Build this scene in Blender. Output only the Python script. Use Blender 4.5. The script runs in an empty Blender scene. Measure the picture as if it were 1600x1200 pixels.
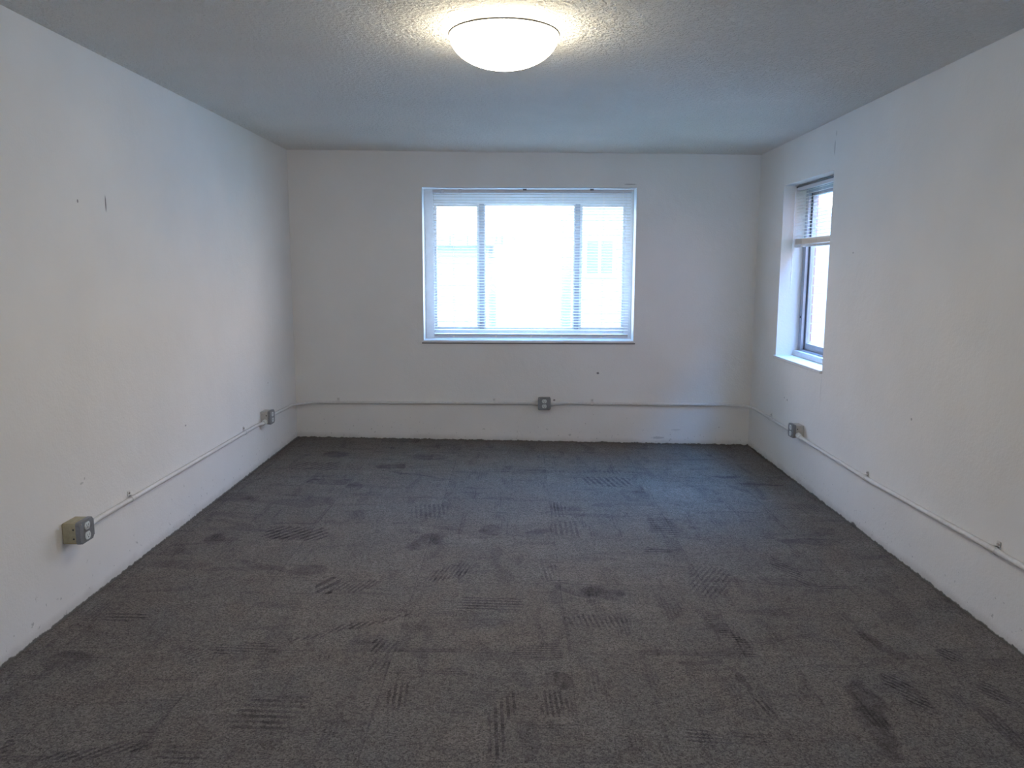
import bpy, bmesh, math, random
from mathutils import Vector, Matrix
random.seed(7)
sc = bpy.context.scene
COL = sc.collection

# ------------------------------------------------------------------ dimensions
XL, XR, D, H = -1.91568, 1.97507, 6.6612, 2.44     # left wall, right wall, far wall, ceiling
YN = -1.7                                           # wall behind the viewer
FZL, FZR, CZL, CZR = 0.0349, -0.0184, 0.0092, -0.0252   # the old building sags a little at the far end
CAM = (0.0, 0.0, 1.48715)

def floor_z(x, y):
    t = (x - XL) / (XR - XL)
    return max(0.0, y) / D * (FZL * (1 - t) + FZR * t)
def ceil_z(x, y):
    t = (x - XL) / (XR - XL)
    return H + max(0.0, y) / D * (CZL * (1 - t) + CZR * t)

# ------------------------------------------------------------------ object helpers
def link(o, parent=None):
    COL.objects.link(o)
    if parent is not None:
        o.parent = parent
    return o
def mesh_obj(name, bm, mats, parent=None, smooth=False):
    me = bpy.data.meshes.new(name)
    bmesh.ops.recalc_face_normals(bm, faces=bm.faces)
    bm.to_mesh(me); bm.free()
    for m in (mats if isinstance(mats, (list, tuple)) else [mats]):
        me.materials.append(m)
    if smooth:
        for p in me.polygons: p.use_smooth = True
        me.set_sharp_from_angle(angle=math.radians(40))
    return link(bpy.data.objects.new(name, me), parent)
def tag(o, label, cat=None, group=None, kind=None):
    o['label'] = label
    if cat: o['category'] = cat
    if group: o['group'] = group
    if kind: o['kind'] = kind
    return o
def empty(name, loc, rz=0.0):
    o = bpy.data.objects.new(name, None)
    o.empty_display_size = 0.05
    o.location = loc; o.rotation_euler = (0, 0, rz)
    return link(o)
def add_box(bm, a, b, bevel=0.0, mat=0, seg=2):
    x0, y0, z0 = (min(a[i], b[i]) for i in range(3)); x1, y1, z1 = (max(a[i], b[i]) for i in range(3))
    vs = [bm.verts.new(p) for p in ((x0,y0,z0),(x1,y0,z0),(x1,y1,z0),(x0,y1,z0),(x0,y0,z1),(x1,y0,z1),(x1,y1,z1),(x0,y1,z1))]
    fs = [bm.faces.new([vs[i] for i in q]) for q in ((3,2,1,0),(4,5,6,7),(0,1,5,4),(1,2,6,5),(2,3,7,6),(3,0,4,7))]
    for f in fs: f.material_index = mat
    if bevel:
        es = {e for f in fs for e in f.edges}
        bmesh.ops.bevel(bm, geom=list(es), offset=bevel, segments=seg, affect='EDGES', profile=0.5)
    return bm
def box(a, b, bevel=0.0):
    return add_box(bmesh.new(), a, b, bevel)
def add_tube(bm, pts, r, n=12, cap=True, mat=0):
    pts = [Vector(p) for p in pts]
    rs = r if isinstance(r, (list, tuple)) else [r] * len(pts)
    t0 = (pts[1] - pts[0]).normalized()
    u = t0.orthogonal().normalized(); rings = []
    for i, p in enumerate(pts):
        if i == 0: t = t0
        elif i == len(pts) - 1: t = (pts[i] - pts[i-1]).normalized()
        else: t = ((pts[i] - pts[i-1]).normalized() + (pts[i+1] - pts[i]).normalized()).normalized()
        u = (u - t * u.dot(t)).normalized(); v = t.cross(u)
        rings.append([bm.verts.new(p + (u * math.cos(2*math.pi*k/n) + v * math.sin(2*math.pi*k/n)) * rs[i]) for k in range(n)])
    for a, b in zip(rings, rings[1:]):
        for k in range(n):
            bm.faces.new((a[k], a[(k+1) % n], b[(k+1) % n], b[k])).material_index = mat
    if cap:
        bm.faces.new(rings[0][::-1]).material_index = mat; bm.faces.new(rings[-1]).material_index = mat
    return bm
def tube(pts, r, n=12): return add_tube(bmesh.new(), pts, r, n)
def lathe(profile, n=96, centre=(0, 0)):
    bm = bmesh.new(); rings = []
    for r, z in profile:
        if r < 1e-6: rings.append([bm.verts.new((centre[0], centre[1], z))])
        else: rings.append([bm.verts.new((centre[0] + r*math.cos(2*math.pi*k/n), centre[1] + r*math.sin(2*math.pi*k/n), z)) for k in range(n)])
    for a, b in zip(rings, rings[1:]):
        for k in range(n):
            q = [a[k % len(a)], a[(k+1) % len(a)], b[(k+1) % len(b)], b[k % len(b)]]
            q2 = []
            for v in q:
                if v not in q2: q2.append(v)
            if len(q2) > 2: bm.faces.new(q2)
    return bm
def prism(bm, outline, y0, y1, bevel=0.0):
    """outline in local x,z ; extruded along local y"""
    a = [bm.verts.new((x, y0, z)) for x, z in outline]; b = [bm.verts.new((x, y1, z)) for x, z in outline]
    n = len(outline)
    fs = [bm.faces.new(a), bm.faces.new(b[::-1])]
    for k in range(n): fs.append(bm.faces.new((a[k], a[(k+1) % n], b[(k+1) % n], b[k])))
    if bevel:
        bmesh.ops.bevel(bm, geom=list(fs[1].edges), offset=bevel, segments=3, affect='EDGES', profile=0.5)
    return bm
def round_rect(hx, hz, r, n=5):
    o = []
    for cx, cz, a0 in ((hx-r, hz-r, 0), (-hx+r, hz-r, 90), (-hx+r, -hz+r, 180), (hx-r, -hz+r, 270)):
        for k in range(n + 1):
            a = math.radians(a0 + 90*k/n); o.append((cx + r*math.cos(a), cz + r*math.sin(a)))
    return o

# ------------------------------------------------------------------ material helpers
class NT:
    def __init__(s, name):
        s.m = bpy.data.materials.new(name); s.m.use_nodes = True
        s.t = s.m.node_tree; s.t.nodes.clear()
        s.out = s.t.nodes.new('ShaderNodeOutputMaterial')
    def n(s, typ, **kw):
        d = s.t.nodes.new(typ)
        for k, v in kw.items():
            if k == 'ins':
                for key, val in v.items():
                    if hasattr(val, 'is_output') or isinstance(val, bpy.types.NodeSocket): s.t.links.new(val, d.inputs[key])
                    else: d.inputs[key].default_value = val
            else: setattr(d, k, v)
        return d
    def math(s, op, a, b=0.0, c=None, clamp=False):
        ins = {0: a, 1: b}
        if c is not None: ins[2] = c
        return s.n('ShaderNodeMath', operation=op, use_clamp=clamp, ins=ins).outputs[0]
    def vec(s, op, a, b=(0,0,0), c=None):
        ins = {0: a, 1: b}
        if c is not None: ins[2] = c
        d = s.n('ShaderNodeVectorMath', operation=op, ins=ins)
        return d.outputs['Value'] if op in ('DOT_PRODUCT', 'LENGTH') else d.outputs[0]
    def rng(s, v, a, b, c=0.0, d=1.0, smooth=True):
        return s.n('ShaderNodeMapRange', interpolation_type='SMOOTHSTEP' if smooth else 'LINEAR', ins={0: v, 1: a, 2: b, 3: c, 4: d}).outputs[0]
    def noise(s, vec, scale, detail=2.0, rough=0.5, dist=0.0):
        return s.n('ShaderNodeTexNoise', ins={'Vector': vec, 'Scale': scale, 'Detail': detail, 'Roughness': rough, 'Distortion': dist}).outputs[0]
    def mix(s, f, a, b, blend='MIX'):
        d = s.n('ShaderNodeMix', data_type='RGBA', blend_type=blend)
        for key, val in ((0, f), (6, a), (7, b)):
            if isinstance(val, bpy.types.NodeSocket): s.t.links.new(val, d.inputs[key])
            else: d.inputs[key].default_value = (*val, 1.0) if isinstance(val, tuple) and len(val) == 3 else val
        return d.outputs[2]
    def coord(s): return s.n('ShaderNodeTexCoord').outputs['Object']
    def bsdf(s, color, rough=0.6, metal=0.0, bump=None, bstr=0.3, bdist=0.002, **extra):
        b = s.n('ShaderNodeBsdfPrincipled')
        for key, val in (('Base Color', color), ('Roughness', rough), ('Metallic', metal)):
            if isinstance(val, bpy.types.NodeSocket): s.t.links.new(val, b.inputs[key])
            else: b.inputs[key].default_value = (*val, 1.0) if isinstance(val, tuple) else val
        for k, v in extra.items(): b.inputs[k.replace('_', ' ')].default_value = v
        if bump is not None:
            bn = s.n('ShaderNodeBump', ins={'Strength': bstr, 'Distance': bdist, 'Height': bump})
            s.t.links.new(bn.outputs[0], b.inputs['Normal'])
        s.t.links.new(b.outputs[0], s.out.inputs[0])
        return s.m

def simple(name, color, rough=0.5, metal=0.0, var=0.08, scale=40.0, bstr=0.15):
    t = NT(name); c = t.coord()
    nz = t.noise(c, scale, 3.0)
    f = t.rng(nz, 0.3, 0.7, 1 - var, 1 + var, False)
    col = t.vec('MULTIPLY', t.n('ShaderNodeCombineXYZ', ins={0: color[0], 1: color[1], 2: color[2]}).outputs[0],
                t.n('ShaderNodeCombineXYZ', ins={0: f, 1: f, 2: f}).outputs[0])
    return t.bsdf(col, rough, metal, nz, bstr, 0.0008)

WALL = (0.80, 0.785, 0.755)
def plaster(name, marks=(), fz=(0.0, 0.0, 0.0), rough_band=0.4):
    """painted masonry: trowel bumps, flaking near the floor, the odd scratch and hole"""
    t = NT(name); P = t.coord()
    big = t.noise(P, 2.2, 3.0); mid = t.noise(P, 17.0, 4.0, 0.55); fine = t.noise(P, 95.0, 2.0)
    tone = t.rng(big, 0.25, 0.75, 0.965, 1.03, False)
    col = t.vec('MULTIPLY', t.n('ShaderNodeCombineXYZ', ins={0: WALL[0], 1: WALL[1], 2: WALL[2]}).outputs[0],
                t.n('ShaderNodeCombineXYZ', ins={0: tone, 1: tone, 2: tone}).outputs[0])
    sx = t.n('ShaderNodeSeparateXYZ', ins={0: P})
    base = t.vec('DOT_PRODUCT', P, (fz[1], fz[2], 0.0)); base = t.math('ADD', base, fz[0])
    hgt = t.math('SUBTRACT', sx.outputs[2], base)            # height above the carpet
    # chips and specks in the band under the conduit
    low = t.rng(hgt, 0.05, rough_band, 1.0, 0.0)
    chip = t.noise(P, 38.0, 3.0, 0.6)
    chip = t.rng(t.math('ADD', chip, t.math('MULTIPLY', low, 0.10)), 0.755, 0.79, 0.0, 0.5)
    col = t.mix(chip, col, (0.30, 0.29, 0.28))
    # ragged dirty line where paint stops at the carpet
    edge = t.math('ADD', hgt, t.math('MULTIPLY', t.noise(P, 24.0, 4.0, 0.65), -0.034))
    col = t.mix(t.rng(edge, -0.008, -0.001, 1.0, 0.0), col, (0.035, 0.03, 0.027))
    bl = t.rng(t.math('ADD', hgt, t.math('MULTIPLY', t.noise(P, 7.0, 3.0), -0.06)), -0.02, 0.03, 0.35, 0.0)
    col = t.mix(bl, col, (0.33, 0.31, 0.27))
    for c, e, s in marks:
        v = t.vec('DIVIDE', t.vec('SUBTRACT', P, c), e)
        v = t.vec('ADD', v, t.vec('MULTIPLY', t.n('ShaderNodeCombineXYZ', ins={0: t.math('SUBTRACT', fine, .5), 1: t.math('SUBTRACT', mid, .5), 2: 0.0}).outputs[0], (1.5, 1.5, 1.5)))
        col = t.mix(t.rng(t.vec('LENGTH', v), 0.6, 1.1, s, 0.0), col, (0.09, 0.085, 0.08))
    h = t.math('ADD', t.math('MULTIPLY', mid, 1.0), t.math('MULTIPLY', fine, 0.45))
    h = t.math('ADD', h, t.math('MULTIPLY', chip, -0.6))
    return t.bsdf(col, 0.62, 0.0, h, 0.38, 0.006, Specular_IOR_Level=0.3)

LAMP_R, LAMP_D = 0.218, 0.124
EXPOSURE = 0.0
# carpet motifs: centre x, y, half length, half width, angle, edge power, stripe angle, stripe period, depth, tint
PATCHES = [
    (-1.512, 5.724, 0.179, 0.114, 0.000, 6, -35, 0.045, 0.50, 0),
    (-1.317, 5.303, 0.146, 0.074, 0.000, 8, None, 0.000, 0.45, 0),
    (-1.117, 5.172, 0.056, 0.116, 0.000, 2, None, 0.000, 0.30, 0),
    (-1.458, 6.089, 0.104, 0.128, 0.000, 2, None, 0.000, 0.50, 0),
    (-0.957, 5.744, 0.101, 0.067, 0.000, 6, None, 0.000, 0.55, 0),
    (-0.789, 5.536, 0.230, 0.015, -0.379, 2, None, 0.000, 0.60, 0),
    (0.633, 5.419, 0.164, 0.127, 0.000, 6, 12, 0.040, 0.55, 0),
    (1.039, 5.119, 0.184, 0.183, 0.000, 7, None, 0.000, -0.22, 0),
    (0.816, 5.181, 0.058, 0.163, 0.000, 2, None, 0.000, 0.30, 0),
    (1.518, 5.591, 0.098, 0.045, 0.000, 2, None, 0.000, 0.50, 0),
    (1.688, 5.404, 0.193, 0.020, -0.288, 2, None, 0.000, 0.55, 0),
    (0.243, 4.756, 0.052, 0.152, 0.000, 5, 0, 0.022, 0.40, 0),
    (0.357, 4.699, 0.057, 0.143, 0.000, 2, None, 0.000, 0.25, 0),
    (-1.246, 4.234, 0.181, 0.106, 0.000, 6, -35, 0.040, 0.60, 0),
    (-1.319, 4.402, 0.089, 0.029, 0.000, 2, 90, 0.030, 0.50, 0),
    (-1.664, 4.127, 0.059, 0.096, 0.000, 2, None, 0.000, 0.45, 0),
    (-1.264, 3.744, 0.180, 0.030, -0.445, 2, None, 0.000, 0.40, 0),
    (-1.030, 3.701, 0.093, 0.066, 0.000, 2, None, 0.000, 0.45, 0),
    (-0.895, 3.523, 0.047, 0.105, 0.000, 7, -28, 0.050, 0.60, 0),
    (-0.760, 3.527, 0.091, 0.072, 0.000, 4, -20, 0.022, 0.40, 0),
    (-0.508, 4.134, 0.150, 0.080, 1.095, 2, None, 0.000, 0.50, 0),
    (-0.158, 4.346, 0.070, 0.095, 0.000, 2, None, 0.000, 0.40, 0),
    (0.113, 4.321, 0.075, 0.040, 0.648, 3, None, 0.000, 0.45, 0),
    (0.268, 4.389, 0.083, 0.131, 0.000, 5, 0, 0.030, 0.35, 0),
    (-0.324, 3.707, 0.161, 0.070, 0.818, 2, -12, 0.020, 0.55, 0),
    (-0.121, 3.335, 0.140, 0.081, 0.000, 5, 88, 0.028, 0.50, 0),
    (0.393, 3.475, 0.113, 0.065, -0.311, 2, None, 0.000, 0.60, 1),
    (0.253, 3.489, 0.107, 0.030, -0.649, 2, None, 0.000, 0.40, 0),
    (0.145, 3.743, 0.033, 0.159, 0.000, 3, 5, 0.020, 0.35, 0),
    (0.204, 3.608, 0.049, 0.031, 0.000, 6, 90, 0.030, 0.50, 0),
    (0.851, 4.436, 0.082, 0.179, 0.000, 4, 86, 0.035, 0.50, 0),
    (0.744, 4.048, 0.065, 0.044, 0.000, 3, 90, 0.030, 0.50, 0),
    (0.919, 3.623, 0.210, 0.100, -1.804, 3, -30, 0.025, 0.40, 0),
    (1.353, 3.777, 0.222, 0.040, -1.415, 2, 35, 0.025, 0.45, 0),
    (1.512, 3.583, 0.104, 0.031, 0.000, 3, 90, 0.024, 0.50, 0),
    (1.638, 4.210, 0.201, 0.062, 0.000, 2, None, 0.000, 0.40, 0),
    (-1.683, 3.149, 0.109, 0.048, 0.000, 4, 88, 0.030, 0.50, 0),
    (-1.064, 2.892, 0.128, 0.052, 0.000, 2, 88, 0.022, 0.50, 0),
    (-1.276, 2.843, 0.129, 0.065, 0.000, 2, -40, 0.020, 0.30, 0),
    (-0.841, 2.454, 0.115, 0.109, 0.000, 4, 88, 0.032, 0.50, 0),
    (-1.274, 2.225, 0.181, 0.035, 0.286, 2, -45, 0.024, 0.55, 0),
    (-1.016, 2.223, 0.074, 0.052, 0.000, 3, 88, 0.028, 0.45, 0),
    (-0.693, 3.097, 0.262, 0.030, 0.560, 2, -30, 0.024, 0.55, 0),
    (0.079, 2.907, 0.102, 0.055, 0.000, 4, 90, 0.018, 0.45, 0),
    (-0.521, 2.935, 0.051, 0.061, 0.000, 3, -15, 0.022, 0.45, 0),
    (-0.529, 2.798, 0.036, 0.065, 0.000, 2, -10, 0.020, 0.30, 0),
    (-0.419, 2.604, 0.138, 0.035, -1.488, 2, 4, 0.020, 0.50, 0),
    (-0.055, 2.404, 0.203, 0.037, -1.689, 2, 3, 0.022, 0.60, 1),
    (0.152, 2.693, 0.035, 0.068, 0.000, 3, None, 0.000, 0.55, 1),
    (0.130, 2.531, 0.047, 0.085, 0.000, 4, 3, 0.018, 0.45, 0),
    (0.328, 3.178, 0.151, 0.071, 0.000, 2, 8, 0.022, 0.40, 0),
    (0.866, 3.080, 0.216, 0.037, -1.321, 3, 88, 0.020, 0.50, 0),
    (1.196, 2.473, 0.252, 0.050, -1.752, 2, None, 0.000, 0.55, 1),
    (1.394, 2.639, 0.161, 0.045, -1.415, 2, 35, 0.020, 0.60, 0),
    (1.454, 2.986, 0.141, 0.045, -1.350, 2, None, 0.000, 0.45, 0),
    (1.702, 2.903, 0.062, 0.057, 0.000, 2, 30, 0.020, 0.50, 0),
    (0.705, 2.829, 0.104, 0.022, 0.000, 4, None, 0.000, 0.40, 0),
    (0.816, 2.705, 0.105, 0.015, -1.456, 2, None, 0.000, 0.45, 0),
    (0.672, 2.349, 0.155, 0.042, 0.000, 3, 85, 0.020, 0.45, 0),
    (1.702, 2.638, 0.100, 0.035, -1.716, 2, 35, 0.020, 0.45, 0),
    (0.834, 2.536, 0.030, 0.065, 0.000, 3, 10, 0.020, 0.40, 0),
    (-1.595, 2.253, 0.020, 0.065, 0.000, 2, -40, 0.024, 0.60, 0),
    (-0.710, 6.062, 0.151, 0.105, 0.000, 2, None, 0.000, 0.30, 0),
    (2.159, 5.909, 0.246, 0.150, 0.000, 2, None, 0.000, 0.30, 0),
    (0.092, 5.653, 0.142, 0.065, 0.000, 3, 88, 0.030, 0.35, 0),
    (0.568, 5.681, 0.379, 0.046, 0.000, 2, 5, 0.030, 0.30, 0),
    (-0.552, 4.681, 0.118, 0.142, 0.000, 3, 8, 0.028, 0.35, 0),
    (-1.698, 3.752, 0.159, 0.063, 0.000, 2, None, 0.000, 0.35, 0),
    (-1.701, 2.774, 0.108, 0.097, 0.000, 2, None, 0.000, 0.30, 0),
    (1.985, 3.377, 0.173, 0.103, 0.000, 2, None, 0.000, 0.25, 0),
    (-1.839, 4.905, 0.144, 0.106, 0.000, 2, None, 0.000, 0.35, 0),
    (-0.529, 6.332, 0.052, 0.161, 0.000, 2, -30, 0.030, 0.40, 0),
]
# ------------------------------------------------------------------ materials
def ceiling_mat():
    t = NT('ceiling_texture'); P = t.coord()
    a = t.noise(P, 52.0, 4.0, 0.6); b = t.noise(P, 110.0, 2.0)
    h = t.math('ADD', t.rng(a, 0.42, 0.62), t.math('MULTIPLY', b, 0.5))
    tone = t.rng(t.noise(P, 1.6, 2.0), 0.3, 0.7, 0.97, 1.02, False)
    col = t.vec('MULTIPLY', t.n('ShaderNodeCombineXYZ', ins={0: CEIL[0], 1: CEIL[1], 2: CEIL[2]}).outputs[0], t.n('ShaderNodeCombineXYZ', ins={0: tone, 1: tone, 2: tone}).outputs[0])
    return t.bsdf(col, 0.8, 0.0, h, 0.9, 0.008, Specular_IOR_Level=0.2)
CEIL = (0.90, 0.87, 0.81)

def patch_group():
    g = bpy.data.node_groups.new('carpet_motif', 'ShaderNodeTree')
    I = g.interface
    for nm, ty in (('P', 'NodeSocketVector'), ('Acc', 'NodeSocketFloat'), ('C', 'NodeSocketVector'), ('A', 'NodeSocketVector'), ('B', 'NodeSocketVector'),
                   ('N', 'NodeSocketFloat'), ('S', 'NodeSocketVector'), ('Q', 'NodeSocketVector'), ('Solid', 'NodeSocketFloat'), ('Amt', 'NodeSocketFloat')):
        I.new_socket(nm, in_out='INPUT', socket_type=ty)
    I.new_socket('Acc', in_out='OUTPUT', socket_type='NodeSocketFloat')
    I.new_socket('P', in_out='OUTPUT', socket_type='NodeSocketVector')
    gi = g.nodes.new('NodeGroupInput'); go = g.nodes.new('NodeGroupOutput'); L = g.links.new
    def vm(op, a, b, c=None):
        n = g.nodes.new('ShaderNodeVectorMath'); n.operation = op
        for k, v in ((0, a), (1, b), (2, c)):
            if v is None: continue
            if isinstance(v, bpy.types.NodeSocket): L(v, n.inputs[k])
            else: n.inputs[k].default_value = v
        return n.outputs['Value'] if op == 'DOT_PRODUCT' else n.outputs[0]
    def mm(op, a, b=0.0):
        n = g.nodes.new('ShaderNodeMath'); n.operation = op
        for k, v in ((0, a), (1, b)):
            if isinstance(v, bpy.types.NodeSocket): L(v, n.inputs[k])
            else: n.inputs[k].default_value = v
        return n.outputs[0]
    def mr(v, a, b, c, d):
        n = g.nodes.new('ShaderNodeMapRange'); n.interpolation_type = 'SMOOTHSTEP'
        L(v, n.inputs[0])
        for k, x in ((1, a), (2, b), (3, c), (4, d)): n.inputs[k].default_value = x
        return n.outputs[0]
    o = gi.outputs
    d = vm('SUBTRACT', o['P'], o['C'])
    r = mm('ADD', mm('POWER', mm('ABSOLUTE', vm('DOT_PRODUCT', d, o['A'])), o['N']), mm('POWER', mm('ABSOLUTE', vm('DOT_PRODUCT', d, o['B'])), o['N']))
    m = mr(r, 0.55, 1.25, 1.0, 0.0)
    st = mr(mm('SINE', vm('DOT_PRODUCT', vm('SUBTRACT', o['Q'], o['C']), o['S'])), -0.35, 0.35, 0.0, 1.0)
    st = mm('MAXIMUM', st, o['Solid'])
    nz = g.nodes.new('ShaderNodeTexNoise'); nz.inputs['Scale'].default_value = 11.0; nz.inputs['Detail'].default_value = 3.0; L(o['Q'], nz.inputs['Vector'])
    st = mm('MULTIPLY', st, mr(nz.outputs[0], 0.30, 0.62, 0.35, 1.15))
    k = mm('MULTIPLY', mm('MULTIPLY', m, st), o['Amt'])
    L(mm('ADD', o['Acc'], k), go.inputs['Acc'])
    n = g.nodes.new('ShaderNodeCombineXYZ'); L(mm('MULTIPLY', k, 1e-7), n.inputs[2])
    L(vm('ADD', o['P'], n.outputs[0]), go.inputs['P'])
    return g

def carpet_mat(PATCHES):
    t = NT('carpet_tiles'); P0 = t.coord()
    TS = 0.685
    flat = t.vec('MULTIPLY', P0, (1, 1, 0))
    q = t.vec('DIVIDE', t.vec('SUBTRACT', flat, (0.2, 2.887, 0)), (TS, TS, 1.0))
    cell = t.vec('FLOOR', q); loc = t.vec('FRACTION', q)
    wn = t.n('ShaderNodeTexWhiteNoise', noise_dimensions='2D', ins={'Vector': cell})
    rnd = wn.outputs['Value']
    # wobble so that motif edges look tufted
    wob = t.vec('MULTIPLY', t.vec('SUBTRACT', t.n('ShaderNodeTexNoise', ins={'Vector': flat, 'Scale': 70.0, 'Detail': 2.0}).outputs[1], (.5, .5, .5)), (0.022, 0.022, 0))
    wob2 = t.vec('MULTIPLY', t.vec('SUBTRACT', t.n('ShaderNodeTexNoise', ins={'Vector': flat, 'Scale': 6.5, 'Detail': 2.0}).outputs[1], (.5, .5, .5)), (0.10, 0.10, 0))
    soft = t.vec('ADD', flat, t.vec('MULTIPLY', wob, (0.35, 0.35, 0)))
    pv = t.vec('ADD', t.vec('ADD', flat, wob), wob2)
    G = MOTIF_GROUP; acc = t.n('ShaderNodeValue').outputs[0]; acc.default_value = 0.0
    for i, (cx, cy, hl, ht, an, n, ang, per, s, tint) in enumerate(PATCHES):
        d = t.t.nodes.new('ShaderNodeGroup'); d.node_tree = G
        t.t.links.new(pv, d.inputs['P']); t.t.links.new(soft, d.inputs['Q'])
        t.t.links.new(acc, d.inputs['Acc'])
        d.inputs['C'].default_value = (cx, cy, 0)
        d.inputs['A'].default_value = (math.cos(an)/hl, math.sin(an)/hl, 0)
        d.inputs['B'].default_value = (-math.sin(an)/ht, math.cos(an)/ht, 0)
        d.inputs['N'].default_value = n
        if ang is None: d.inputs['Solid'].default_value = 1.0
        else:
            k = 2*math.pi/per
            d.inputs['S'].default_value = (k*math.cos(math.radians(ang)), k*math.sin(math.radians(ang)), 0)
        d.inputs['Amt'].default_value = s*(0.88 if ang is None else 1.0)
        acc = d.outputs['Acc']; pv = d.outputs['P']
    # quarter-turned random brush strokes on every tile
    turn = t.math('MULTIPLY', t.math('GREATER_THAN', rnd, 0.5), 1.0)
    sx = t.n('ShaderNodeSeparateXYZ', ins={0: flat})
    ux = t.n('ShaderNodeMix', data_type='FLOAT', ins={0: turn, 2: sx.outputs[0], 3: sx.outputs[1]}).outputs[0]
    uy = t.n('ShaderNodeMix', data_type='FLOAT', ins={0: turn, 2: sx.outputs[1], 3: sx.outputs[0]}).outputs[0]
    st = t.n('ShaderNodeCombineXYZ', ins={0: t.math('MULTIPLY', ux, 3.2), 1: t.math('MULTIPLY', uy, 13.0), 2: t.math('MULTIPLY', rnd, 37.0)}).outputs[0]
    strokes = t.rng(t.noise(st, 1.0, 2.0, 0.5, 0.4), 0.54, 0.70, 0.0, 1.0)
    rib = t.math('SINE', t.math('MULTIPLY', uy, 2*math.pi/0.017))
    rib = t.rng(rib, -0.4, 0.4, 0.35, 1.0)
    strokes = t.math('MULTIPLY', strokes, t.math('MULTIPLY', rib, 0.34))
    st2 = t.n('ShaderNodeCombineXYZ', ins={0: t.math('MULTIPLY', uy, 2.6), 1: t.math('MULTIPLY', ux, 8.0), 2: t.math('MULTIPLY', rnd, 91.0)}).outputs[0]
    leaf = t.noise(st2, 1.0, 1.0, 0.4, 0.8)
    strokes = t.math('ADD', strokes, t.rng(leaf, 0.60, 0.66, 0.0, 0.20))
    strokes = t.math('ADD', strokes, t.rng(leaf, 0.30, 0.38, -0.13, 0.0))
    blot = t.rng(t.noise(st, 0.35, 2.0), 0.35, 0.7, -0.07, 0.10, False)
    dark = t.math('ADD', t.math('ADD', acc, strokes), blot)
    dark = t.math('ADD', dark, t.rng(rnd, 0, 1, -0.05, 0.05, False))
    # seams
    ls = t.n('ShaderNodeSeparateXYZ', ins={0: loc})
    ed = t.math('MINIMUM', t.math('MINIMUM', ls.outputs[0], t.math('SUBTRACT', 1.0, ls.outputs[0])), t.math('MINIMUM', ls.outputs[1], t.math('SUBTRACT', 1.0, ls.outputs[1])))
    seam = t.rng(ed, 0.0015, 0.006, 0.22, 0.0)
    dark = t.math('ADD', dark, seam)
    # loop pile speckle
    s1 = t.noise(flat, 185.0, 3.0, 0.7); s2 = t.n('ShaderNodeTexVoronoi', ins={'Vector': flat, 'Scale': 150.0}).outputs['Color']
    s2 = t.n('ShaderNodeSeparateXYZ', ins={0: s2}).outputs[0]
    speck = t.math('ADD', t.rng(s1, 0.3, 0.7, -0.5, 0.55, False), t.rng(s2, 0, 1, -0.34, 0.34, False))
    val = t.math('MULTIPLY', t.math('SUBTRACT', 1.0, t.math('MULTIPLY', dark, MOTIF)), t.math('ADD', 1.0, speck))
    val = t.math('MAXIMUM', val, 0.08)
    base = t.mix(t.math('MULTIPLY', dark, 1.2, clamp=True), CARPET, (CARPET[0]*0.97, CARPET[1]*0.95, CARPET[2]*1.10))
    hue = t.rng(t.noise(flat, 3.1, 2.0), 0.35, 0.65)
    base = t.mix(t.math('MULTIPLY', hue, 0.5), base, (CARPET[0]*1.06, CARPET[1]*0.98, CARPET[2]*0.94))
    col = t.vec('MULTIPLY', base, t.n('ShaderNodeCombineXYZ', ins={0: val, 1: val, 2: val}).outputs[0])
    return t.bsdf(col, 0.95, 0.0, s1, 0.5, 0.003, Specular_IOR_Level=0.15)
MOTIF_GROUP = patch_group()
CARPET = (0.150, 0.137, 0.126)
MOTIF = 0.75

def brick_mat():
    t = NT('outside_brick'); P = t.coord()
    s = t.n('ShaderNodeSeparateXYZ', ins={0: P})
    u = t.math('ADD', s.outputs[0], s.outputs[1])
    v = t.n('ShaderNodeCombineXYZ', ins={0: u, 1: s.outputs[2], 2: 0.0}).outputs[0]
    b = t.n('ShaderNodeTexBrick', ins={'Vector': v, 'Color1': (.42, .22, .17, 1), 'Color2': (.5, .28, .22, 1), 'Mortar': (.6, .57, .53, 1), 'Scale': 1.0, 'Mortar Size': 0.006, 'Brick Width': 0.21, 'Row Height': 0.072})
    return t.bsdf(b.outputs[0], 0.85, 0.0, t.math('MULTIPLY', b.outputs[1], -1.0), 0.5, 0.005)
def siding_mat():
    t = NT('lap_siding'); s = t.n('ShaderNodeSeparateXYZ', ins={0: t.coord()})
    f = t.math('FRACT', t.math('DIVIDE', s.outputs[2], 0.13))
    col = t.mix(t.rng(f, 0.0, 0.12, 1.0, 0.0), (0.25, 0.255, 0.27), (0.16, 0.16, 0.17))
    return t.bsdf(col, 0.7, 0.0, f, 0.5, 0.01)
def shingle_mat():
    t = NT('roof_shingles'); b = t.n('ShaderNodeTexBrick', ins={'Vector': t.coord(), 'Color1': (.16, .15, .15, 1), 'Color2': (.22, .2, .19, 1), 'Mortar': (.08, .08, .08, 1), 'Scale': 1.0, 'Brick Width': 0.3, 'Row Height': 0.14, 'Mortar Size': 0.008})
    return t.bsdf(b.outputs[0], 0.9)
def ground_mat():
    t = NT('pale_concrete'); n = t.noise(t.coord(), 3.0, 5.0)
    return t.bsdf(t.mix(t.rng(n, 0.35, 0.65), (0.58, 0.53, 0.42), (0.72, 0.67, 0.55)), 0.95)
def lawn_mat():
    t = NT('side_lawn'); n = t.noise(t.coord(), 9.0, 5.0)
    return t.bsdf(t.mix(t.rng(n, 0.35, 0.65), (0.10, 0.13, 0.05), (0.19, 0.20, 0.10)), 0.95)
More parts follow.
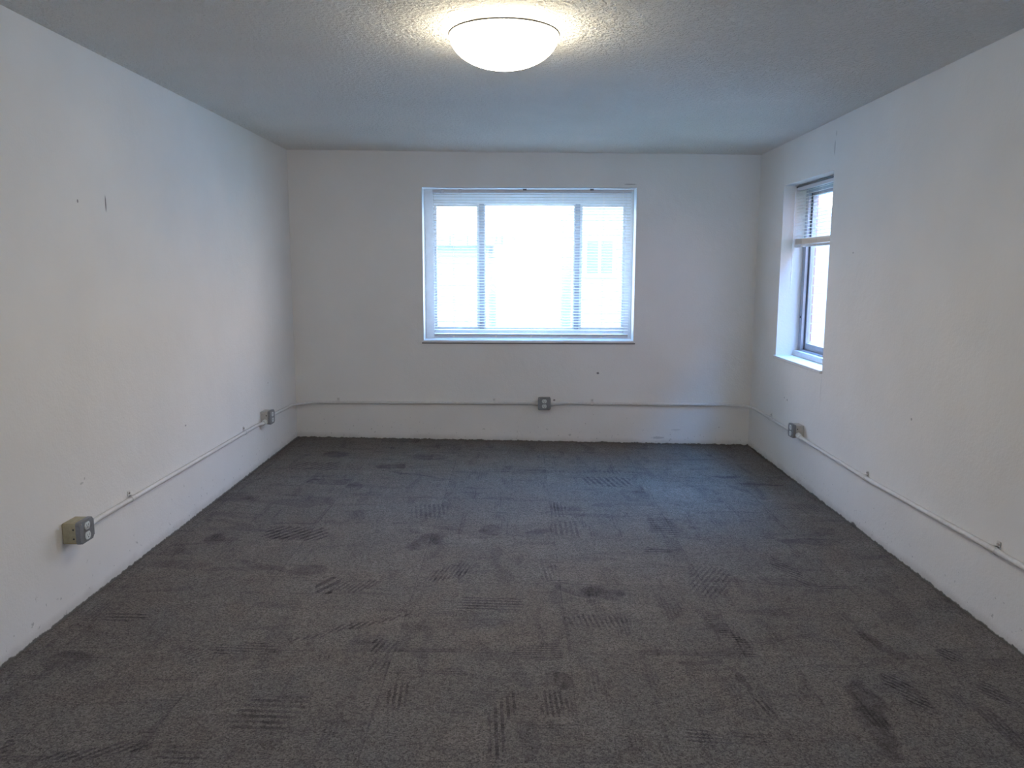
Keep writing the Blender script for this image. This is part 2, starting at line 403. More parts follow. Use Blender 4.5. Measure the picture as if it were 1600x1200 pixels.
def glass_mat():
    t = NT('window_glass')
    ge = t.n('ShaderNodeNewGeometry')
    cs = t.math('ABSOLUTE', t.vec('DOT_PRODUCT', ge.outputs['Incoming'], ge.outputs['Normal']))
    fr = t.math('ADD', 0.03, t.math('MULTIPLY', 0.9, t.math('POWER', t.math('SUBTRACT', 1.0, cs), 5.0)))
    tr = t.n('ShaderNodeBsdfTransparent', ins={'Color': (0.95, 0.97, 0.97, 1)}); gl = t.n('ShaderNodeBsdfGlossy', ins={'Roughness': 0.02})
    mx = t.n('ShaderNodeMixShader', ins={0: fr, 1: tr.outputs[0], 2: gl.outputs[0]})
    t.t.links.new(mx.outputs[0], t.out.inputs[0]); return t.m
def glow_mat():
    t = NT('lit_opal_glass')
    e = t.n('ShaderNodeEmission', ins={'Color': (*LAMP_COL, 1), 'Strength': LAMP})
    t.t.links.new(e.outputs[0], t.out.inputs[0]); return t.m
LAMP, LAMP_COL = 26.0, (1.0, 0.89, 0.67)
SKY = 12.0
SKY_LOW, SKY_HIGH, SKY_TOP = (0.75, 0.645, 0.62), (0.94, 1.05, 1.55), (0.50, 1.35, 3.10)

M = dict(
    ceiling=ceiling_mat(), brick=brick_mat(), siding=siding_mat(), shingle=shingle_mat(), ground=ground_mat(), lawn=lawn_mat(), glass=glass_mat(), glow=glow_mat(),
    paint=simple('conduit_paint', (0.66, 0.645, 0.615), 0.5, 0, .05, 60, .2),
    trimw=simple('window_paint', (0.74, 0.74, 0.74), 0.45, 0, .04, 20, .2),
    alu=simple('dull_aluminium', (0.40, 0.42, 0.46), 0.42, 0.35, .06, 30, .1),
    darkalu=simple('shadow_gasket', (0.10, 0.10, 0.11), 0.6),
    slat=simple('blind_slat_white', (0.84, 0.80, 0.73), 0.4, 0, .02, 30, .03),
    rail=simple('blind_rail_white', (0.66, 0.67, 0.70), 0.4, 0, .03, 30, .03),
    clip=simple('blind_bracket_metal', (0.16, 0.16, 0.17), 0.5, .3),
    wand=simple('clear_plastic_wand', (0.85, 0.86, 0.88), 0.2),
    khaki=simple('khaki_box_paint', (0.37, 0.33, 0.215), 0.55, 0, .12, 60, .3),
    boxp=simple('grey_box_paint', (0.47, 0.45, 0.42), 0.5, 0, .08, 60, .3),
    steel=simple('galvanised_cover', (0.225, 0.235, 0.25), 0.45, 0.25, .08, 80, .1),
    recep=simple('receptacle_plastic', (0.66, 0.70, 0.70), 0.35, 0, .03),
    slot=simple('receptacle_slot', (0.03, 0.03, 0.03), 0.6),
    screw=simple('screw_steel', (0.35, 0.33, 0.31), 0.35, 0.7),
    pan=simple('lamp_pan_white', (0.82, 0.82, 0.80), 0.4, 0, .03),
    ring=simple('dark_bronze_trim', (0.05, 0.045, 0.04), 0.5, 0.2),
    dark=simple('dark_pane', (0.12, 0.14, 0.17), 0.2),
)

# ------------------------------------------------------------------ room shell
def grid_slab(name, zf, x0, x1, y0, y1, mat, thick, nx=16, ny=28):
    bm = bmesh.new(); vs = {}
    for j in range(ny + 1):
        for i in range(nx + 1):
            x = x0 + (x1 - x0)*i/nx; y = y0 + (y1 - y0)*j/ny
            vs[i, j] = bm.verts.new((x, y, zf(x, y)))
    for j in range(ny):
        for i in range(nx): bm.faces.new((vs[i, j], vs[i+1, j], vs[i+1, j+1], vs[i, j+1]))
    r = bmesh.ops.extrude_face_region(bm, geom=list(bm.faces))
    for v in r['geom']:
        if isinstance(v, bmesh.types.BMVert): v.co.z += thick
    return mesh_obj(name, bm, mat)
def carpet_floor():
    NXC, NYC = 4, 9                                   # the motif set of each stretch of floor
    mats, bounds = [], []
    for j in range(NYC):
        for i in range(NXC):
            a0, a1 = XL + (XR - XL)*i/NXC, XL + (XR - XL)*(i + 1)/NXC; b0, b1 = YN + (D - YN)*j/NYC, YN + (D - YN)*(j + 1)/NYC
            sub = []
            for p in PATCHES:
                c, s_ = abs(math.cos(p[4])), abs(math.sin(p[4])); ex = (p[2]*c + p[3]*s_)*1.15 + .04; ey = (p[2]*s_ + p[3]*c)*1.15 + .04
                if a0 - ex < p[0] < a1 + ex and b0 - ey < p[1] < b1 + ey: sub.append(p)
            mats.append(carpet_mat(sub))
    o = grid_slab('floor', floor_z, XL, XR, YN, D, mats, -0.12, NXC*4, NYC*4)
    for f in o.data.polygons:
        i = min(NXC - 1, max(0, int((f.center.x - XL)/(XR - XL)*NXC))); j = min(NYC - 1, max(0, int((f.center.y - YN)/(D - YN)*NYC)))
        f.material_index = j*NXC + i
    return o
fl = carpet_floor()
tag(fl, 'dark taupe carpet tile floor with striped leaf-like motifs', 'floor', kind='structure')
ce = grid_slab('ceiling', ceil_z, XL, XR, YN, D, M['ceiling'], 0.14)
tag(ce, 'grey white stippled ceiling around the round lamp', 'ceiling', kind='structure')

WT = 0.264
def wall_frame(bm, rect, hole, to3, t0, t1, mat=0, skip=()):
    """plate between depth t0 and t1 with a rectangular hole; to3 maps (u, v, t) to space"""
    (u0, u1, v0, v1) = rect
    if hole is None:
        cells = [(u0, u1, v0, v1)]
    else:
        a0, a1, b0, b1 = hole
        cells = [(u0, a0, v0, v1), (a1, u1, v0, v1), (a0, a1, v0, b0), (a0, a1, b1, v1)]
    def quad(pts, m):
        f = bm.faces.new([bm.verts.new(to3(*p)) for p in pts]); f.material_index = m
    for c0, c1, d0, d1 in cells:
        for t in (t0, t1): quad([(c0, d0, t), (c1, d0, t), (c1, d1, t), (c0, d1, t)], mat)
    loops = [(u0, u1, v0, v1)] + ([hole] if hole else [])
    for (c0, c1, d0, d1) in loops:
        for p, q in (((c0, d0), (c1, d0)), ((c1, d0), (c1, d1)), ((c1, d1), (c0, d1)), ((c0, d1), (c0, d0))):
            quad([(*p, t0), (*q, t0), (*q, t1), (*p, t1)], mat)
# window openings
BX0, BX1, BZ0, BZ1 = -0.813, 0.969, 0.878, 2.152
RY0, RY1, RZ0, RZ1 = 5.11, 6.05, 0.831, 2.106
PL = 0.235                                            # plaster part of the wall, brick beyond
mk = plaster('plaster_left', [((XL, 3.707, 1.78), (.02, .006, .042), .8), ((XL, 3.471, 1.772), (.02, .007, .009), .7), ((XL, 3.337, .551), (.02, .016, .006), .30), ((XL, 3.36, .566), (.02, .006, .007), .35),
                              ((XL, 4.427, .59), (.02, .012, .006), .5), ((XL, 5.93, .62), (.02, .008, .008), .5)], (0, 0, FZL/D))
mb = plaster('plaster_back', [((.671, D, .609), (.012, .02, .010), .8), ((.303, D, .375), (.011, .02, .009), .8), ((.905, D, 2.178), (.055, .02, .005), .45),
                              ((1.35, D, .12), (.05, .02, .006), .22), ((1.20, D, .05), (.06, .02, .012), .3), ((.44, D, .07), (.012, .02, .012), .3)], ((FZL + FZR)/2, (FZR - FZL)/(XR - XL), 0))
mr_ = plaster('plaster_right', [((XR, 5.119, 2.245), (.02, .006, .05), .7), ((XR, 5.105, 2.33), (.02, .005, .02), .5), ((XR, 4.492, -.004), (.02, .04, .022), .9), ((XR, 4.744, 1.587), (.02, .012, .006), .4),
                                ((XR, 3.913, .744), (.02, .008, .008), .5), ((XR, 5.738, .537), (.02, .014, .008), .5), ((XR, 5.80, .545), (.02, .010, .006), .5), ((XR, 5.113, .7), (.02, .0035, .12), .25)], (0, 0, FZR/D))
mn = plaster('plaster_near')
ZB, ZT = -0.15, 2.60
def struct_wall(name, rect, hole, to3, mat, label):
    bm = bmesh.new(); wall_frame(bm, rect, hole, to3, 0.0, PL, 0); wall_frame(bm, rect, hole, to3, PL, WT, 1)
    bmesh.ops.remove_doubles(bm, verts=bm.verts, dist=1e-5)
    o = mesh_obj(name, bm, [mat, M['brick']]); tag(o, label, 'wall', kind='structure'); return o
struct_wall('wall_back', (XL - WT, XR + WT, ZB, ZT), (BX0, BX1, BZ0, BZ1), lambda u, v, t: (u, D + t, v), mb, 'white far wall around the wide window')
struct_wall('wall_left', (YN, D, ZB, ZT), None, lambda u, v, t: (XL - t, u, v), mk, 'white windowless wall on the left')
struct_wall('wall_right', (YN, D, ZB, ZT), (RY0, RY1, RZ0, RZ1), lambda u, v, t: (XR + t, u, v), mr_, 'white wall on the right with the narrow window')
NX0, NX1, NZ0, NZ1 = -0.9, 0.9, .95, 1.85
struct_wall('wall_near', (XL - WT, XR + WT, ZB, ZT), (NX0, NX1, NZ0, NZ1), lambda u, v, t: (u, YN - t, v), mn, 'white wall behind the viewer')

# ------------------------------------------------------------------ far window
def window_back():
    y0, y1 = D + 0.185, D + 0.245
    gx0, gx1, gz0, gz1 = -0.733, 0.905, 0.968, 2.033
    bm = bmesh.new()
    add_box(bm, (BX0, y0, BZ0), (gx0, y1, BZ1), .004); add_box(bm, (gx1, y0, BZ0), (BX1, y1, BZ1), .004)
    add_box(bm, (gx0, y0, gz1), (gx1, y1, BZ1), .004); add_box(bm, (gx0, y0, BZ0), (gx1, y1, gz0), .004)
    w = mesh_obj('window_1', bm, M['trimw']); tag(w, 'wide white three-light window in the far wall', 'window', kind='structure')
    ms = ((-.345, -.305), (.475, .515))
    for a, b in ms:
        mesh_obj('mullion', box((a, y0 + .004, gz0), (b, y1 - .004, gz1), .003), M['alu'], w)
    xs = [gx0, ms[0][0], ms[0][1], ms[1][0], ms[1][1], gx1]
    for k in range(3):
        a, b = xs[2*k], xs[2*k+1]; s = .022 if k != 1 else .012
        bm = bmesh.new()
        add_box(bm, (a, y0 + .016, gz0), (a + s, y1 - .012, gz1), .002); add_box(bm, (b - s, y0 + .016, gz0), (b, y1 - .012, gz1), .002)
        add_box(bm, (a + s, y0 + .016, gz1 - s), (b - s, y1 - .012, gz1), .002); add_box(bm, (a + s, y0 + .016, gz0), (b - s, y1 - .012, gz0 + s), .002)
        sash = mesh_obj('sash', bm, M['trimw'], w)
        mesh_obj('pane', box((a + s, y0 + .030, gz0 + s), (b - s, y0 + .034, gz1 - s)), M['glass'], sash)
    # thin painted edge of the opening, and the sill nosing
    bm = bmesh.new(); e = .014
    add_box(bm, (BX0 - .001, D - .004, BZ0), (BX0 + .003, D + .02, BZ1), .0015); add_box(bm, (BX1 - .003, D - .004, BZ0), (BX1 + .001, D + .02, BZ1), .0015)
    mesh_obj('edge_bead', bm, M['paint'], w)
    mesh_obj('sill_shadow_strip', box((BX0 - .012, D - .003, BZ0 - .021), (BX1 + .012, D + .01, BZ0 - .012)), M['darkalu'], w)  # dark strip modelling the shadow line below the sill nosing
    mesh_obj('sill', box((BX0 - .004, D - .022, BZ0 - .012), (BX1 + .004, D + .184, BZ0 + .008), .004), M['trimw'], w)
window_back()

# ------------------------------------------------------------------ right window
def window_right():
    x0, x1 = XR + .165, XR + .232
    f = .058
    gy0, gy1, gz0, gz1 = RY0 + f, RY1 - f, RZ0 + .075, RZ1 - f
    bm = bmesh.new()
    add_box(bm, (x0, RY0, RZ0), (x1, gy0, RZ1), .003); add_box(bm, (x0, gy1, RZ0), (x1, RY1, RZ1), .003)
    add_box(bm, (x0, gy0, gz1), (x1, gy1, RZ1), .003); add_box(bm, (x0, gy0, RZ0), (x1, gy1, gz0 - .02), .003)
    w = mesh_obj('window_2', bm, M['alu']); tag(w, 'narrow aluminium window set deep in the right wall', 'window', kind='structure')
    bm = bmesh.new(); s = .024
    a, b = gy0, gy1
    for q in ((a, a + s), (b - s, b)): add_box(bm, (x0 + .028, q[0], gz0 - .02), (x1 - .008, q[1], gz1), .002)
    add_box(bm, (x0 + .028, a + s, gz0 - .02), (x1 - .008, b - s, gz0 + .03), .002); add_box(bm, (x0 + .028, a + s, gz1 - s), (x1 - .008, b - s, gz1), .002)
    sash = mesh_obj('sash', bm, M['alu'], w)
    mesh_obj('gasket', box((x0 + .022, gy1 - .008, gz0 - .02), (x0 + .029, gy1 - .001, gz1)), M['darkalu'], sash)
    mesh_obj('pane', box((x0 + .042, a + s, gz0 + .03), (x0 + .046, b - s, gz1 - s)), M['glass'], sash)
    mesh_obj('jamb_screw', tube([(x0 - .004, RY1 - .03, 1.13), (x0 + .004, RY1 - .03, 1.13)], .009, 12), M['darkalu'], w)
    mesh_obj('sill', box((XR - .018, RY0 - .004, RZ0 - .016), (x0 - .001, RY1 + .004, RZ0 + .006), .004), M['trimw'], w)
    mesh_obj('inner_ledge', box((x0 - .035, RY0, RZ0 + .006), (x0 - .0005, RY1, RZ0 + .045), .004), M['trimw'], w)
window_right()

def added_window_near():  # unseen window, added to bring daylight onto the near side walls
    y0, y1 = YN - .25, YN - .19
    bm = bmesh.new(); f = .06
    add_box(bm, (NX0, y0, NZ0), (NX0 + f, y1, NZ1), .003); add_box(bm, (NX1 - f, y0, NZ0), (NX1, y1, NZ1), .003)
    add_box(bm, (NX0 + f, y0, NZ1 - f), (NX1 - f, y1, NZ1), .003); add_box(bm, (NX0 + f, y0, NZ0), (NX1 - f, y1, NZ0 + f), .003)
    w = mesh_obj('added_window', bm, M['trimw']); tag(w, 'added unseen window behind the viewer, lets in extra daylight', 'window', kind='structure')
    mesh_obj('pane', box((NX0 + f, y0 + .028, NZ0 + f), (NX1 - f, y0 + .032, NZ1 - f)), M['glass'], w)
added_window_near()

# ------------------------------------------------------------------ venetian blinds (local: x along, y towards the room is negative)
def slat_bm(zs, x0, x1, y, half=.0125, tilt=11.0, wave=0.0):
    bm = bmesh.new(); n = 6; th = .0005
    for z in zs:
        tl = math.radians(tilt + random.uniform(-1.2, 1.2)); dz0, dz1 = random.uniform(-wave, wave), random.uniform(-wave, wave)
        rows = []
        for side in (0, 1):
            x = x1 if side else x0; dz = dz1 if side else dz0
            up, dn = [], []
            for k in range(n + 1):
                s = -1 + 2*k/n
                yy = s*half; zz = .0022*(1 - s*s)
                Y = yy*math.cos(tl) - zz*math.sin(tl); Z = yy*math.sin(tl) + zz*math.cos(tl)
                up.append(bm.verts.new((x, y + Y, z + Z + dz + th))); dn.append(bm.verts.new((x, y + Y, z + Z + dz)))
            rows.append(up + dn[::-1])
        a, b = rows; m = len(a)
        for k in range(m): bm.faces.new((a[k], a[(k+1) % m], b[(k+1) % m], b[k]))
        bm.faces.new(a[::-1]); bm.faces.new(b)
    return bm
def blind(loc, rz, width, drop, label, stack, cords, pitch=.0236, tilt=11.0):
    """hangs from its headrail: local z = 0 at the top"""
    r = empty('venetian_blind', loc, rz); tag(r, label, 'blind')
    hw = width/2
    bm = bmesh.new()
    add_box(bm, (-hw, -.014, -.028), (hw, .014, 0), .003)
    head = mesh_obj('headrail', bm, M['rail'], r)
    zb = -drop + .011
    zs = []; z = -.040
    while z > zb + .012 + stack*.0038 + pitch*.6: zs.append(z); z -= pitch
    zs += [zb + .013 + .0036*k for k in range(stack)]
    mesh_obj('slats', slat_bm(zs, -hw + .004, hw - .004, 0, tilt=tilt, wave=.0008), M['slat'], r, smooth=True)
    br = mesh_obj('bottom_rail', box((-hw + .003, -.013, zb - .011), (hw - .003, .013, zb + .009), .004), M['rail'], r)
    for c in cords:
        bm = bmesh.new()
        for yy in (-.0135, .0135): add_tube(bm, [(c, yy, -.02), (c, yy, zb)], .0007, 6)
        add_tube(bm, [(c + .006, 0, -.02), (c + .006, 0, zb)], .0008, 6)
        mesh_obj('ladder_cord', bm, M['slat'], r)
        mesh_obj('cord_plug', box((c - .008, -.0148, zb - .0085), (c + .008, -.0125, zb + .004), .001), M['slat'], br)
    return r, head, zb
W_ = .933 + .731
bl, head, zb = blind(((.933 - .731)/2, D + .080, 2.142), 0.004*0 + 0.0, W_, 1.238, 'white venetian blind lowered over the wide far window', 3, (-.66, -.30, 0.0, .26, .60))
for x in (-.745, -.60): mesh_obj('mounting_bracket', box((x - .012, -.020, -.034), (x + .012, -.0145, .004), .002), M['rail'], bl)
for x in (-.06, .50): mesh_obj('bracket_clip', box((x - .015, -.019, -.008), (x + .015, .004, .0055), .001), M['clip'], bl)
mesh_obj('lift_cord', tube([(.76, -.018, -.02), (.762, -.02, -.5), (.758, -.02, -.9)], .0012, 6), M['slat'], bl)
# blind of the right window: drawn half up; its length runs along the world y axis
RL = RY1 - RY0 - .03
rb, head2, zb2 = blind((XR + .105, (RY0 + RY1)/2, RZ1 - .012), -math.pi/2, RL, .443, 'white venetian blind pulled half up in the narrow right window', 12, (-.30, 0.0, .30), .0245, 13.0)
mesh_obj('bracket_clip', box((-RL/2 + .0, -.018, -.006), (RL/2, .012, .004), .001), M['clip'], rb)
bm = bmesh.new(); add_tube(bm, [(-RL/2 + .03, -.030, -.03), (-RL/2 + .032, -.033, -.06), (-RL/2 + .036, -.036, -.75)], .0042, 8)
mesh_obj('tilt_wand', bm, M['wand'], rb)

# ------------------------------------------------------------------ ceiling lamp
LX, LY = -.066, 3.325
lz = ceil_z(LX, LY)
lamp = empty('ceiling_light', (LX, LY, lz)); tag(lamp, 'round flush ceiling lamp with a glowing white glass bowl', 'ceiling lamp')
mesh_obj('lamp_pan', lathe([(0, 0.001), (.170, 0.001), (.176, -.004), (.178, -.018), (.174, -.021), (0, -.021)]), M['pan'], lamp, True)
prof = [(0.0, -.0215), (LAMP_R - .012, -.0215), (LAMP_R - .003, -.0225)]
for k in range(0, 29):
    a = math.pi/2*k/28; prof.append((LAMP_R*math.cos(a) if k < 28 else 0.0, -.027 - LAMP_D*math.sin(a)))
mesh_obj('glass_bowl', lathe(prof), M['glow'], lamp, True)
bm = bmesh.new()
add_tube(bm, [((LAMP_R + .002)*math.cos(2*math.pi*k/96), (LAMP_R + .002)*math.sin(2*math.pi*k/96), -.0225) for k in range(97)], .0038, 8, cap=False)
mesh_obj('trim_ring', bm, M['ring'], lamp, True)

# ------------------------------------------------------------------ outlets (local: x along the wall, +y out of the wall, z up)
def disc_face(r=.0200, flat=.0160, n=28):
    o = []
    for k in range(n):
        a = 2*math.pi*k/n; o.append((r*math.cos(a), max(-flat, min(flat, r*math.sin(a)))))
    return o
def circle(cx, cz, r, n=12): return [(cx + r*math.cos(2*math.pi*k/n), cz + r*math.sin(2*math.pi*k/n)) for k in range(n)]
def outlet(loc, rz, label, bmat, hx=.054, hz=.050, depth=.058, side=1):
    r = empty('electrical_outlet', loc, rz); tag(r, label, 'outlet', 'surface outlets along the conduit')
    body = mesh_obj('box', box((-hx + .003, 0, -hz + .003), (hx - .003, depth, hz - .003), .004), bmat, r, True)
    for zz in (.018, -.022): mesh_obj('knockout', tube([(side*(hx - .0032), depth*.80, zz), (side*(hx - .0024), depth*.80, zz)], .004, 10), M['slot'], body)
    bm = prism(bmesh.new(), round_rect(hx, hz, .013), depth - .001, depth + .018, .007)
    cov = mesh_obj('cover_plate', bm, M['steel'], r, True)
    for x, z in ((hx - .013, hz - .010), (-hx + .013, -hz + .010)):
        mesh_obj('screw', tube([(x, depth + .0145, z), (x, depth + .0195, z)], .004, 10), M['screw'], cov)
    for zc in (.0215, -.0215):
        rc = mesh_obj('receptacle', prism(bmesh.new(), [(x, z + zc) for x, z in disc_face()], depth + .016, depth + .0215, .0012), M['recep'], r, True)
        bm = bmesh.new(); y0, y1 = depth + .0212, depth + .0219
        add_box(bm, (-.0075, y0, zc - .001), (-.0052, y1, zc + .008)); add_box(bm, (.0052, y0, zc - .001), (.0075, y1, zc + .007))
        prism(bm, circle(0, zc - .007, .0027), y0, y1)
        mesh_obj('slots', bm, M['slot'], rc)
    return r
# rz: left wall faces +x, far wall faces -y, right wall faces -x
outlet((XL, 3.214, .379), -math.pi/2, 'khaki boxed outlet with grey cover, large in the left foreground', M['khaki'], .055, .048, .060, 1)
outlet((XL, 5.772, .386), -math.pi/2, 'pale boxed outlet low on the left wall near the far corner', M['boxp'], .055, .050, .056, 1)
outlet((.2155, D, .353), math.pi, 'grey boxed outlet low on the far wall under the window', M['boxp'], .054, .055, .050, 1)
outlet((XR, 5.420, .375), math.pi/2, 'pale boxed outlet on the right wall below the narrow window', M['boxp'], .055, .046, .056, -1)

# ------------------------------------------------------------------ conduit
CR = .0125
def arc_corner(p, c, q, r, n=8):
    """points rounding corner c between p and q"""
    p, c, q = Vector(p), Vector(c), Vector(q)
    a = c + (p - c).normalized()*r; b = c + (q - c).normalized()*r
    return [a*(1-t)**2 + c*2*t*(1-t) + b*t*t for t in (k/n for k in range(n + 1))]
def smooth_path(pts, r=.09):
    out = [Vector(pts[0])]
    for i in range(1, len(pts) - 1): out += arc_corner(pts[i-1], pts[i], pts[i+1], min(r, .45*(Vector(pts[i]) - Vector(pts[i-1])).length, .45*(Vector(pts[i+1]) - Vector(pts[i])).length))
    out.append(Vector(pts[-1])); return out
def strap(parent, p, axis, out):
    """one-hole strap: band round the pipe, ears up the wall and a screw"""
    p, t, o = Vector(p), Vector(axis), Vector(out); up = Vector((0, 0, 1)); bm = bmesh.new()
    w = .012; R = CR + .0032
    ang = [math.radians(a) for a in range(-90, 91, 18)]
    sec = [p + o*(R*math.cos(a)) + up*(R*math.sin(a)) for a in ang]
    sec = [sec[0] - o*(CR)] + sec + [sec[-1] - o*(CR - .002), sec[-1] - o*(CR - .002) + up*.024]
    prev = None
    for s in sec:
        ring = [bm.verts.new(s - t*w), bm.verts.new(s + t*w), bm.verts.new(s + t*w - o*.0015), bm.verts.new(s - t*w - o*.0015)]
        if prev:
            for k in range(4): bm.faces.new((prev[k], prev[(k+1) % 4], ring[(k+1) % 4], ring[k]))
        else: bm.faces.new(ring[::-1])
        prev = ring
    bm.faces.new(prev)
    st = mesh_obj('strap', bm, M['paint'], parent)
    sp = p - o*(CR - .003) + up*(R + .013)
    mesh_obj('screw', tube([sp, sp + o*.005], .005, 8), M['boxp'], st)
def conduit(pts, label, straps, ends):
    o = mesh_obj('conduit', tube(smooth_path(pts), CR, 14), M['paint'], None, True)
    tag(o, label, 'conduit', 'painted conduit along the walls')
    for p, ax, ou in straps: strap(o, p, ax, ou)
    for a, b in ends: mesh_obj('connector', tube([a, Vector(a).lerp(Vector(b), .5), Vector(a).lerp(Vector(b), .55), b], [.019, .019, .0165, .0165], 12), M['paint'], o, True)
    return o
g = CR + .002; LX_, RX_, BY_ = XL + g, XR - g, D - g; off = .020
conduit([(LX_ + off, 3.266, .367), (LX_ + off, 3.31, .366), (LX_, 3.40, .364), (LX_, 5.60, .357), (LX_ + off, 5.68, .357), (LX_ + off, 5.722, .358)],
        'painted conduit on the left wall between the two outlets', [((LX_, 3.728, .3635), (0, 1, 0), (1, 0, 0)), ((LX_, 5.35, .3578), (0, 1, 0), (1, 0, 0))],
        [((LX_ + off, 3.266, .367), (LX_ + off, 3.312, .366)), ((LX_ + off, 5.720, .358), (LX_ + off, 5.675, .357))])
conduit([(LX_ + off, 5.825, .375), (LX_ + off, 5.87, .372), (LX_, 5.97, .364), (LX_, 6.52, .350), (LX_ + .13, BY_, .349), (-1.2, BY_, .349), (0.08, BY_, .349), (.12, BY_ - .012, .349), (.164, BY_ - .012, .349)],
        'painted conduit bending round the far left corner', [((-1.55, BY_, .349), (1, 0, 0), (0, -1, 0)), ((-.213, BY_, .349), (1, 0, 0), (0, -1, 0))],
        [((LX_ + off, 5.823, .375), (LX_ + off, 5.868, .372)), ((.164, BY_ - .012, .349), (.125, BY_ - .012, .349))])
conduit([(.267, BY_ - .012, .346), (.31, BY_ - .012, .347), (.38, BY_, .351), (.63, BY_, .347), (1.83, BY_, .343), (RX_, 6.52, .342), (RX_, 5.60, .336), (RX_ - off, 5.53, .345), (RX_ - off, 5.472, .349)],
        'painted conduit bending round the far right corner', [((.627, BY_, .347), (1, 0, 0), (0, -1, 0)), ((RX_, 6.064, .339), (0, 1, 0), (-1, 0, 0))],
        [((.267, BY_ - .012, .346), (.306, BY_ - .012, .347)), ((RX_ - off, 5.474, .349), (RX_ - off, 5.515, .346))])
conduit([(RX_ - off - .005, 5.368, .352), (RX_ - off - .005, 5.325, .347), (RX_, 5.24, .330), (RX_, 4.348, .323), (RX_, 3.122, .347), (RX_, -.60, .36), (RX_, -.60, .004)],
        'painted conduit running along the right wall towards the foreground', [((RX_, 4.348, .324), (0, 1, 0), (-1, 0, 0)), ((RX_, 3.122, .347), (0, 1, 0), (-1, 0, 0))],
        [((RX_ - off - .005, 5.368, .352), (RX_ - off - .003, 5.320, .346))])

# ------------------------------------------------------------------ outside
gz = -0.9
o = mesh_obj('ground', box((-30, D + WT + .02, gz - .3), (30, 45, gz)), M['ground']); tag(o, 'pale concrete yard outside beyond the far window', 'ground', kind='structure')
o = mesh_obj('ground', box((XR + WT + .02, -12, gz - .3), (30, D + WT + .02, gz)), M['lawn']); tag(o, 'green lawn strip outside the right window', 'ground', kind='structure')
def house():
    hy = D + 7.5
    r = empty('neighbour_house', (0, hy, gz)); tag(r, 'pale neighbouring house seen through the far blind', 'house')
    bm = bmesh.new(); add_box(bm, (-6.0, 0, 0), (-.55, 5, 2.95)); mesh_obj('side_wing', bm, M['siding'], r)
    bm = bmesh.new(); add_box(bm, (.95, .4, 0), (6.5, 5.4, 3.5)); main = mesh_obj('main_wall', bm, M['siding'], r)
    bm = bmesh.new()
    for x0, x1, y, z0, z1 in ((-6.3, -.1, -.35, 2.95, 3.15),):
        vs = [(x0, y, z0), (x1, y, z0), (x1, y + 3, z1), (x0, y + 3, z1), (x0, y, z0 - .16), (x1, y, z0 - .16), (x1, y + 3, z1 - .16), (x0, y + 3, z1 - .16)]
        v = [bm.verts.new(p) for p in vs]
        for q in ((0, 1, 2, 3), (7, 6, 5, 4), (0, 4, 5, 1), (1, 5, 6, 2), (2, 6, 7, 3), (3, 7, 4, 0)): bm.faces.new([v[i] for i in q])
    mesh_obj('roof', bm, M['shingle'], r)
    w = mesh_obj('window', box((1.16, .34, 2.25), (1.75, .42, 2.95), .01), M['trimw'], r)
    mesh_obj('pane', box((1.22, .33, 2.31), (1.43, .345, 2.89)), M['dark'], w); mesh_obj('pane', box((1.48, .33, 2.31), (1.69, .345, 2.89)), M['dark'], w)
house()
def added_overhang():  # unseen overhang, added to cut steep sky light at the far window
    o = mesh_obj('added_eave', box((XL - WT - .4, D + WT + .002, 2.46), (XR + WT, D + WT + .62, 2.58), .01), M['trimw'])
    tag(o, 'added unseen overhang that keeps steep sky light off the far window', 'added_overhang', kind='structure')
added_overhang()
def sky_blocker():  # unseen block, added to shade the right window reveal from the sky
    r = empty('added_brick_block', (5.4, 0, gz)); tag(r, 'added unseen brick block that keeps sky light off the narrow window', 'building')
    mesh_obj('wall', box((0, -7, 0), (6, 4.3, 6.4)), M['brick'], r)
    mesh_obj('roof', box((-.3, -7.3, 6.4), (6.3, 4.6, 6.62), .02), M['shingle'], r)  # top of the added unseen brick block
sky_blocker()
o = mesh_obj('ground', box((-30, -30, gz - .3), (XR + WT + .02, YN - WT - .02, gz)), M['ground']); tag(o, 'pale concrete yard behind the viewer', 'ground', kind='structure')

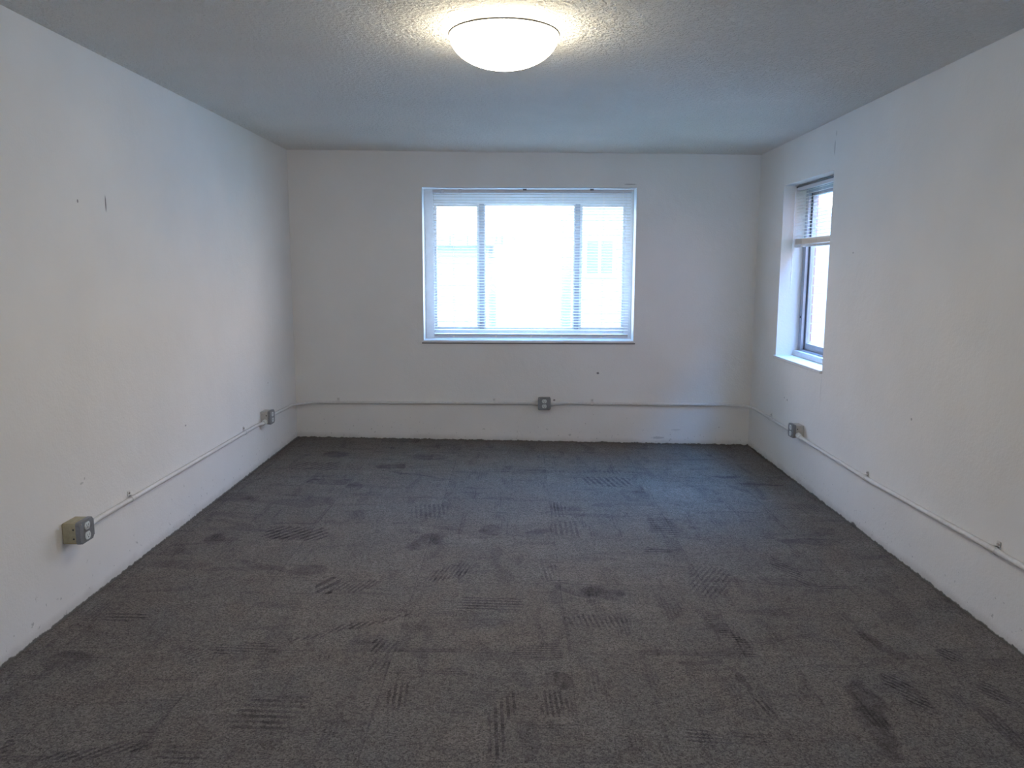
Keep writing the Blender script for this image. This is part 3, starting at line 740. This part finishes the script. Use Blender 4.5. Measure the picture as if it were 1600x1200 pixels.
# ------------------------------------------------------------------ sky light
wd = bpy.data.worlds.new('sky'); sc.world = wd; wd.use_nodes = True
nt = wd.node_tree; nt.nodes.clear()
ow = nt.nodes.new('ShaderNodeOutputWorld'); bg = nt.nodes.new('ShaderNodeBackground'); tc = nt.nodes.new('ShaderNodeTexCoord')
sp = nt.nodes.new('ShaderNodeSeparateXYZ'); rp = nt.nodes.new('ShaderNodeValToRGB')
nt.links.new(tc.outputs['Generated'], sp.inputs[0]); nt.links.new(sp.outputs[2], rp.inputs[0])
els = rp.color_ramp.elements
els[0].position = 0.15; els[0].color = (*SKY_LOW, 1); els[1].position = 0.42; els[1].color = (*SKY_HIGH, 1)
e3 = els.new(0.68); e3.color = (*SKY_TOP, 1)
nt.links.new(rp.outputs[0], bg.inputs[0]); bg.inputs[1].default_value = SKY
nt.links.new(bg.outputs[0], ow.inputs[0])

# ------------------------------------------------------------------ camera
F, PIT, YAW, ROL = 1230.25106, 0.14529, 0.00898, -0.00297
cy_, sy_ = math.cos(YAW), math.sin(YAW); cp, sp_ = math.cos(PIT), math.sin(PIT); cr, sr = math.cos(ROL), math.sin(ROL)
Y_ = Matrix(((cy_, sy_, 0), (-sy_, cy_, 0), (0, 0, 1)))
P_ = Matrix(((1, 0, 0), (0, cp, -sp_), (0, sp_, cp)))
R3 = Matrix(((cr, 0, -sr), (0, 1, 0), (sr, 0, cr)))
Mx = R3 @ P_ @ Y_
right, fwd, up = Mx[0], Mx[1], Mx[2]
mw = Matrix(((right[0], up[0], -fwd[0], CAM[0]), (right[1], up[1], -fwd[1], CAM[1]), (right[2], up[2], -fwd[2], CAM[2]), (0, 0, 0, 1)))
cd = bpy.data.cameras.new('camera'); co = bpy.data.objects.new('camera', cd); COL.objects.link(co)
co.matrix_world = mw
cd.sensor_fit = 'HORIZONTAL'; cd.sensor_width = 36.0; cd.lens = F/1600*36.0; cd.clip_start = 0.05
sc.camera = co

# ------------------------------------------------------------------ rendering look
sc.view_settings.view_transform = 'Standard'; sc.view_settings.look = 'None'
sc.view_settings.exposure = EXPOSURE; sc.view_settings.gamma = 1.0; sc.view_settings.use_curve_mapping = False
sc.cycles.max_bounces = 10; sc.cycles.diffuse_bounces = 6; sc.cycles.transparent_max_bounces = 12
sc.cycles.sample_clamp_indirect = 6.0; sc.cycles.caustics_refractive = False; sc.cycles.caustics_reflective = False
sc.cycles.use_denoising = True
